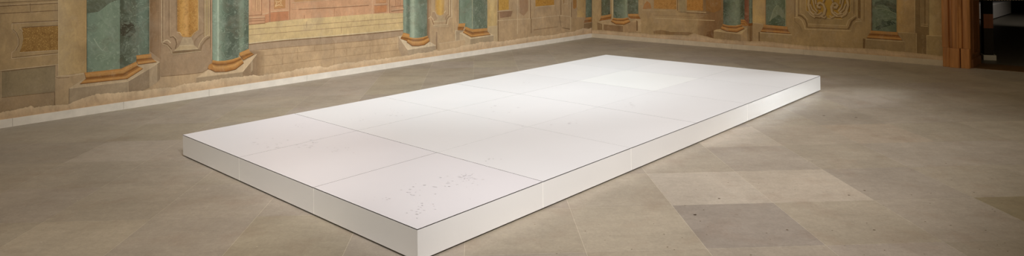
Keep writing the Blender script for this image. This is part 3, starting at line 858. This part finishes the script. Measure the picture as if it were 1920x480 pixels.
def ragged(pts, amp=.55):
    out = []
    for (x0, y0), (x1, y1) in zip(pts, pts[1:]):
        n = max(1, int(abs(x1 - x0) / 2.5))
        for k in range(n):
            f = k / n
            out.append((x0 + (x1 - x0) * f + random.uniform(-.5, .5), y0 + (y1 - y0) * f + random.gauss(0, amp)))
    out.append(pts[-1])
    return out


EL = [(-60, 224), (0, 211.6), (27, 206), (51, 200.8), (58, 198), (65, 202), (89, 198), (127, 196), (142, 189), (157, 184), (180, 177), (202, 175), (220, 174), (240, 172.4), (255, 170.5), (270, 169.5), (290, 167), (303, 165), (326, 164), (346, 157), (367, 155.7),
      (380, 153), (405, 149), (432, 145), (455, 144), (475, 140), (483, 142.6), (506, 139), (529, 135.7), (545, 133), (561, 129), (579, 126.5), (602, 124), (607, 126.5), (614, 126), (630, 121), (646, 117.4), (666, 116.7),
      (685, 113), (710, 111.5), (735, 107.4), (758, 105), (772, 102.5), (782, 100), (800, 98), (818, 93.7), (825, 96), (840, 92), (854, 90), (867, 85.4), (890, 83), (896, 80), (913, 78), (941, 78), (970, 73), (1003, 67.7), (1040, 65.6),
      (1053, 61.7), (1075, 59), (1093, 53), (1102, 54.5), (1109.5, 52)]
ER = [(1109.7, 56), (1135, 57), (1160, 60), (1200, 61.5), (1224, 64.7), (1256, 65.6), (1292, 66.6), (1301, 62.5), (1320, 67.5), (1337, 71.7), (1369, 75), (1389, 77), (1440, 77.8), (1482, 83), (1520, 86.5), (1560, 88.5), (1618, 90.4), (1653, 92.7),
      (1675, 96), (1696, 97), (1720, 99.7), (1757, 104), (1772, 105.5)]
for w, E, bl in ((WL, EL, lambda x: 228.5 - .1486 * x), (WR, ER, lambda x: 63.5 + .0775 * (x - 1109.7))):
    p = Paint(w, 11)
    R = ragged(E, .5 if w is WL else .3)
    R = [(x, min(y, bl(x) - .5)) for x, y in R]
    B = [(x, bl(x) + 1.5) for x, y in R]
    m1 = [(x, y * .6 + b[1] * .4) for (x, y), b in zip(R, B)]
    pc = (212, 184, 148) if w is WL else (190, 160, 120)
    p.band(R, m1, pc, PEACH); p.band(m1, B, PEACH, (188, 154, 118))
    p.done('plaster_patch', 'bare peach-coloured plaster strip')

# ------------------------------------------------------------------ doorway at the right
px = lambda x, y=60: (WR.p(x, y) - WR.o).dot(DR)
TD = .55                                # thickness of the wall at the doorway
door = bpy.data.objects.new('door_1', None); col.objects.link(door)
door['kind'] = 'structure'; door['label'] = 'wooden doorway with moulded oak casing at the right end'
door.location = WR.o + DR * px(1795)


def ext(prof, z0, z1, mb, mi=0):
    """extrude a plan profile [(along, out), ...] (closed) between two heights"""
    P = [WR.o + DR * a + NR * n for a, n in prof]
    if sum(P[i].x * P[(i + 1) % len(P)].y - P[(i + 1) % len(P)].x * P[i].y for i in range(len(P))) < 0: P = P[::-1]
    c = (255, 255, 255)
    mb.face([q + Z * z0 for q in P][::-1], c, mi); mb.face([q + Z * z1 for q in P], c, mi)
    for i in range(len(P)):
        A, B = P[i], P[(i + 1) % len(P)]
        mb.face([A + Z * z0, B + Z * z0, B + Z * z1, A + Z * z1], c, mi)


a0, a1, a2, a3, a4, a5, a6 = [px(x) for x in (1767, 1779.5, 1786, 1800, 1806, 1817, 1820)]
zb = WR.p(1790, 89).z
b = MB()
prof = [(a0, -.05), (a0, .03), (a0 + (a1 - a0) * .3, .045), (a1 - .01, .05), (a1, .045), (a1 + .005, .012), (a2 - .005, .012), (a2, .05), (a2 + .015, .075), (a2 + .05, .085), (a3 - .01, .08),
        (a3, .065), (a4 - .01, .055), (a4, .04), (a4 + .01, .062), (a5 - .01, .07), (a5, .065), (a6, .05), (a6, -.05)]
ext(prof, zb, 3.2, b)
o = b.build('casing', WOOD, parent=door, origin=door.location)
for (s, e, d) in ((px(1768.5), px(1782), .06), (px(1782), px(1801), .10), (px(1802.5), px(1819.5), .085)):
    b = MB()
    ext([(s, -.05), (s, d - .01), (s + .01, d), (e - .01, d), (e, d - .01), (e, -.05)], 0, zb - .002, b)
    b.build('plinth_block', WOOD, parent=door, bevel=.004, origin=door.location)
# panelled lining of the passage, running back through the wall
aj = a6 + .005
b = MB()
b.box(WR.o + DR * (aj - .05) - NR * TD, DR * .05, NR * (TD + .01), Z * 3.2)
for z0, z1 in ((.16, 1.02), (1.14, 2.1)):         # raised fields with frames
    y0, y1 = .07, TD - .06
    for (u0, u1, v0, v1) in ((y0, y1, z0, z0 + .035), (y0, y1, z1 - .035, z1), (y0, y0 + .035, z0, z1), (y1 - .035, y1, z0, z1)):
        b.box(WR.o + DR * (aj - .001) - NR * u1 + Z * v0, DR * .018, NR * (u1 - u0), Z * (v1 - v0))
    b.box(WR.o + DR * (aj - .001) - NR * (y1 - .08) + Z * (z0 + .08), DR * .012, NR * (y1 - y0 - .16), Z * (z1 - z0 - .16))
b.box(WR.o + DR * (aj - .001) - NR * TD, DR * .02, NR * TD, Z * .12)
b.build('panelled_lining', DWOOD, parent=door, origin=door.location)
b = MB()
b.box(WR.o + DR * (aj + .012) - NR * .17 + Z * 1.27, DR * .012, NR * .05, Z * .18)
b.build('lock_plate', plain('black_iron', (24, 22, 20), .5, .4), parent=door, bevel=.003, origin=door.location)
# threshold boards
THR = plain('threshold_oak', (96, 68, 38), .5, .4, .2, 9, (1, 1, 1))
b = MB()
for k in range(4):
    b.box(WR.o + DR * aj - NR * (TD * (k + 1) / 4 - .002), DR * 2.0, NR * (TD / 4 - .004), Z * .008)
b.build('threshold', THR, parent=door, origin=door.location)

# the unlit room behind
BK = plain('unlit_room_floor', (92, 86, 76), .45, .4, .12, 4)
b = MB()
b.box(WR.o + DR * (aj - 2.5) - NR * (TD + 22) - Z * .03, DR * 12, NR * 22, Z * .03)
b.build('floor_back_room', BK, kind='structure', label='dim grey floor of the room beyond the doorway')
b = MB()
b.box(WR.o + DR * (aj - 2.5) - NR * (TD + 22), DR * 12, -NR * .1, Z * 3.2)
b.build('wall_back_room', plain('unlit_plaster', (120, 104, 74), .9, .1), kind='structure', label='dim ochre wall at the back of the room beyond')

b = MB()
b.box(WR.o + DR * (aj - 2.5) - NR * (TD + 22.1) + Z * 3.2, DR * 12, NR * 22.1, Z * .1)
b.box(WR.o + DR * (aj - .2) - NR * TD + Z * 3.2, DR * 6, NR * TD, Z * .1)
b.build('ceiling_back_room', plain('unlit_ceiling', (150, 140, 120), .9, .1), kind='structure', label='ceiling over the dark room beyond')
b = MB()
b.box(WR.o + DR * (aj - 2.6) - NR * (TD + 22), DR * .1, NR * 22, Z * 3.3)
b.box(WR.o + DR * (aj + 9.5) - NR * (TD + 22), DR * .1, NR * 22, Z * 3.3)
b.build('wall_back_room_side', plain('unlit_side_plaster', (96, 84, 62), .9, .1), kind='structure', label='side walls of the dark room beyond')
b = MB()
b.box(WR.o + DR * (aj + 1.95) - NR * TD, DR * 2.5, NR * TD, Z * H_WALL)
b.box(WR.o + DR * (aj - .02) - NR * TD + Z * 3.0, DR * 2.0, NR * TD, Z * (H_WALL - 3.0))
b.build('wall_right_beyond_door', FR, kind='structure', label='plastered wall on the far side of the doorway')

# short panelled stub standing just behind the doorway
s0 = fl(1844.3, 112.6); s1 = fl(1868.5, 113.6)
sd = (s1 - s0); sl = sd.length; sd.normalize(); sn = Vector((-sd.y, sd.x, 0))
st = bpy.data.objects.new('partition', None); col.objects.link(st); st['kind'] = 'structure'
st['label'] = 'narrow partition end with black upper panel and white base'
st.location = s0
zz = lambda y: (EYE - (y - CY) / F_PX * (s0 - Vector((0, 0, 0))).dot(Vector(FW)) * 1.0)
b = MB(); b.box(s0 + Z * 0, sd * sl, sn * .25, Z * .075)
b.build('white_base', plain('white_painted_base', (206, 200, 190), .6, .3), parent=st, bevel=.003, origin=st.location)
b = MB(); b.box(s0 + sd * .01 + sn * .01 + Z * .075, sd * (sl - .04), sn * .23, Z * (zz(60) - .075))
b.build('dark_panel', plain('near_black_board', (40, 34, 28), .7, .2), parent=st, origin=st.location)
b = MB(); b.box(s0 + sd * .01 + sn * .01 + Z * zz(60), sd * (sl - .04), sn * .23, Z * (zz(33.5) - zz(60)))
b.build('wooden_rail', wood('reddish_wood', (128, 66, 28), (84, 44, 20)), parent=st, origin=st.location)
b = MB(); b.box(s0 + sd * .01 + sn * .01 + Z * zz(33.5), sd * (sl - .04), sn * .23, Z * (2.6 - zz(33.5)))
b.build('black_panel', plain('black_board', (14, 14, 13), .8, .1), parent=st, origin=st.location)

# white plinth standing deep in the room beyond
w0 = fl(1867, 35.2); w1 = fl(1896, 26.2)
wd = (w1 - w0); wl_ = wd.length; wd.normalize(); wn = Vector((-wd.y, wd.x, 0))
if wn.y < 0: wn = -wn
hgt = EYE - (15.5 - CY) / F_PX * w0.dot(Vector(FW))
pl = bpy.data.objects.new('display_plinth', None); col.objects.link(pl); pl.location = w0
pl['label'] = 'pale low box plinth in the dark room beyond the doorway'; pl['category'] = 'plinth'
bd = w0 - wd * .55
b = MB(); b.box(bd + wn * .02 + Z * 0, wd * (wl_ + .53), wn * .46, Z * .02); b.build('recessed_base', CORE, parent=pl, origin=pl.location)
b = MB(); b.box(bd + Z * .02, wd * (wl_ + .55), wn * .5, Z * (hgt - .02)); b.build('body', plain('pale_grey_plinth', (214, 208, 202), .6, .3), parent=pl, bevel=.004, origin=pl.location)
hk = w0 + wn * .3
spot('back_room_spot', (hk.x - .3, hk.y - 2.5, 3.0), (hk.x + .5, hk.y - 1.2, .0), 110, (1, .93, .85), 60, .8, .1)

# beaded cord across the top of the opening
b = MB()
bt = WR.p(1850, -1).z
tr = bpy.data.meshes.new('beaded_rail'); bm = bmesh.new()
ms = WR.p(1850, .3); me_ = WR.p(1925, .3)
nb = 15
for k in range(nb):
    q = ms.lerp(me_, k / (nb - 1)) - NR * .1
    bmesh.ops.create_icosphere(bm, subdivisions=2, radius=.009, matrix=Matrix.Translation(q))
bmesh.ops.create_cone(bm, cap_ends=True, segments=8, radius1=.002, radius2=.002, depth=(me_ - ms).length + .6,
                      matrix=Matrix.Translation((ms + me_) / 2 - NR * .1) @ (me_ - ms).to_track_quat('Z', 'Y').to_matrix().to_4x4())
bm.to_mesh(tr); bm.free(); tr.materials.append(plain('pale_beads', (190, 170, 136), .5, .4))
ob = link('beaded_cord', tr, parent=door); ob.location = -door.location

# ------------------------------------------------------------------ the white platform
P0 = Vector((-.483541, 3.490135, 0)); PA = .818483
e1 = Vector((math.cos(PA), math.sin(PA), 0)); e2 = Vector((-e1.y, e1.x, 0))
PT = .1755
plat = bpy.data.objects.new('display_platform', None); col.objects.link(plat)
plat.location = P0 + e1 * 3 + e2 * 1.5
plat['label'] = 'low white panelled rectangular platform on the stone floor'; plat['category'] = 'platform'
b = MB(); b.box(P0 + e1 * .022 + e2 * .022, e1 * 5.956, e2 * 2.956, Z * .016); b.build('recessed_base', CORE, parent=plat, origin=plat.location)
b = MB(); b.box(P0 + e1 * .009 + e2 * .009 + Z * .016, e1 * 5.982, e2 * 2.982, Z * (PT - .0043 - .016)); b.build('core_frame', CORE, parent=plat, origin=plat.location)
random.seed(3)
tints = {(4, 1): (237, 236, 234)}
for i in range(6):
    for j in range(3):
        base = np.array((231, 229, 229)) + random.uniform(-1.2, 1.2)
        if i == 0: base = np.array((229, 225, 227)) + random.uniform(-1, 1)
        cc = tints.get((i, j), tuple(base))
        b = MB()
        CR = {0: 0, 1: .0018, 2: .0009, 3: .0013, 4: .0009, 5: .0009, 6: 0}      # half widths of the cross joints
        LG = {0: 0, 1: .0017 if i == 0 else .0006, 2: .0011 if i < 2 else .0008, 3: 0}   # and of the lengthwise ones
        b.box(P0 + e1 * (i + CR[i]) + e2 * (j + LG[j]) + Z * (PT - .0042 + random.uniform(0, .0003)),
              e1 * (1 - CR[i] - CR[i + 1]), e2 * (1 - LG[j] - LG[j + 1]), Z * .004, cc)
        for q_ in range(4, 24): b.c[q_ if q_ >= 8 else q_ - 4] = lin((52, 46, 42)) + (1,)
        b.build('top_panel', PANEL, parent=plat, origin=plat.location)
zs0, zs1 = .011, PT - .0042 - .0012
SIDE = (242, 241, 239)


def side_panel(o, d, n, L, seam_l, seam_r):
    b = MB()
    b.box(o + Z * zs0, d * L, -n * .009, Z * (zs1 - zs0), SIDE)
    b.build('side_panel', GLOSS, parent=plat, origin=plat.location)


def seam(o, d, n):
    b = MB(); b.box(o - d * .0022 + n * .0002 + Z * zs0, d * .0044, -n * .004, Z * (zs1 - zs0 + .001), (250, 248, 242))  # white strip paints the light that the joint edges catch
    b.build('seam_glint', PANEL, parent=plat, label='light caught on the joint edges, painted as a white strip', origin=plat.location)


for s in ((0, 1), (1, 2), (2, 4), (4, 6)):      # long front side and the long back side
    side_panel(P0 + e1 * (s[0] + .002 * (s[0] > 0)), e1, -e2, s[1] - s[0] - .002 * (s[0] > 0) - .002 * (s[1] < 6), 0, 0)
    side_panel(P0 + e2 * 3 + e1 * (s[0] + .002 * (s[0] > 0)), e1, e2, s[1] - s[0] - .002 * (s[0] > 0) - .002 * (s[1] < 6), 0, 0)
for s in range(3):                              # short sides, fitted between the long boards
    a_, b_ = (.009 if s == 0 else s + .002), (2.991 if s == 2 else s + 1 - .002)
    side_panel(P0 + e2 * a_, e2, -e1, b_ - a_, 0, 0)
    side_panel(P0 + e1 * 6 + e2 * a_, e2, e1, b_ - a_, 0, 0)
for s in (1, 2, 4): seam(P0 + e1 * s, e1, -e2)
for s in (1, 2): seam(P0 + e2 * s, e2, -e1)

# scuffs and crumbs of dust on the top, gathered in loose clusters
random.seed(21)
b = MB()
cl = [(505, 270, 34, 10, 26), (575, 274, 22, 6, 18), (592, 268, 12, 4, 10), (566, 235, 26, 6, 14), (640, 280, 30, 8, 14), (735, 212, 36, 8, 22), (672, 222, 26, 6, 8), (880, 335, 30, 12, 34),
      (868, 330, 14, 5, 12), (770, 355, 26, 12, 18), (790, 395, 34, 16, 26), (830, 345, 40, 20, 16), (720, 372, 20, 5, 8), (1190, 196, 34, 8, 22), (1150, 178, 24, 7, 10), (920, 300, 26, 6, 10), (1000, 240, 60, 14, 12),
      (1075, 230, 30, 6, 8), (960, 205, 40, 10, 12), (975, 155, 18, 3, 6), (1180, 133, 14, 2, 4), (1320, 150, 60, 6, 8), (1080, 165, 40, 6, 6), (710, 260, 50, 16, 6), (1400, 160, 26, 4, 4)]
zt = PT + .0008
for cx_, cy_, sx, sy, n in cl:
    for k in range(int(n * .8)):
        x, y = cx_ + random.gauss(0, sx * .5), cy_ + random.gauss(0, sy * .5)
        zt += .000004
        q = fl(x, y, zt)
        uu = (q - P0).dot(e1); vv = (q - P0).dot(e2)
        if not (.03 < uu < 5.97 and .03 < vv < 2.97): continue
        r = random.choice((.0015, .002, .0025, .003, .0045, .006))
        st_ = random.uniform(1, 2.6); an = random.uniform(-.5, .5)
        dx, dy = Vector((math.cos(an), math.sin(an), 0)), Vector((-math.sin(an), math.cos(an), 0))
        g_ = random.choice((208, 212, 216, 204, 218) if r > .003 else (180, 190, 198, 206))
        pts = [q + dx * r * st_ * math.cos(t) * random.uniform(.7, 1.2) + dy * r * math.sin(t) * random.uniform(.7, 1.2) for t in [i * math.tau / 8 for i in range(8)]]
        b.face(pts, (g_, g_ - 5, g_ - 6))
o = b.build('scuff_marks', attr_mat('dust_marks', .8, .1), parent=plat, kind='stuff', label='grey scuffs and dust crumbs', origin=plat.location)

# two dark chips in the floor slabs and pale grit
b = MB(); random.seed(5)
spots_ = [(1303.5, 402.6, .008, (62, 46, 34)), (1348, 372, .007, (82, 64, 48)), (1605, 220, .010, (88, 70, 54)), (1592, 366, .006, (90, 74, 56)), (1545, 216.5, .010, (84, 66, 50)), (1476, 431, .006, (96, 78, 60)), (1639, 431, .006, (96, 78, 60)), (1621, 357, .006, (96, 78, 60))]
spots_ += [(x, y, .004, (212, 198, 176)) for x, y in ((319, 298), (139, 322), (90, 265), (55, 318), (32, 265), (120, 259), (78, 454), (362, 356), (145, 376), (388, 355), (482, 462))]
spots_ += [(random.uniform(1000, 1900), random.uniform(300, 478), random.uniform(.002, .004), (104, 88, 68)) for _ in range(60)]
for x, y, r, c in spots_:
    q = fl(x, y, .0006)
    if 0 < (q - P0).dot(e1) < 6 and 0 < (q - P0).dot(e2) < 3: continue
    b.face([q + Vector((r * math.cos(t) * random.uniform(.7, 1.3) * 1.3, r * math.sin(t) * random.uniform(.7, 1.2), 0)) for t in [i * math.tau / 9 for i in range(9)]], c)
o = b.build('floor_chips', attr_mat('chips_and_grit', .9, .1), parent=floor, kind='stuff', label='small dark chips and pale grit in the slabs')
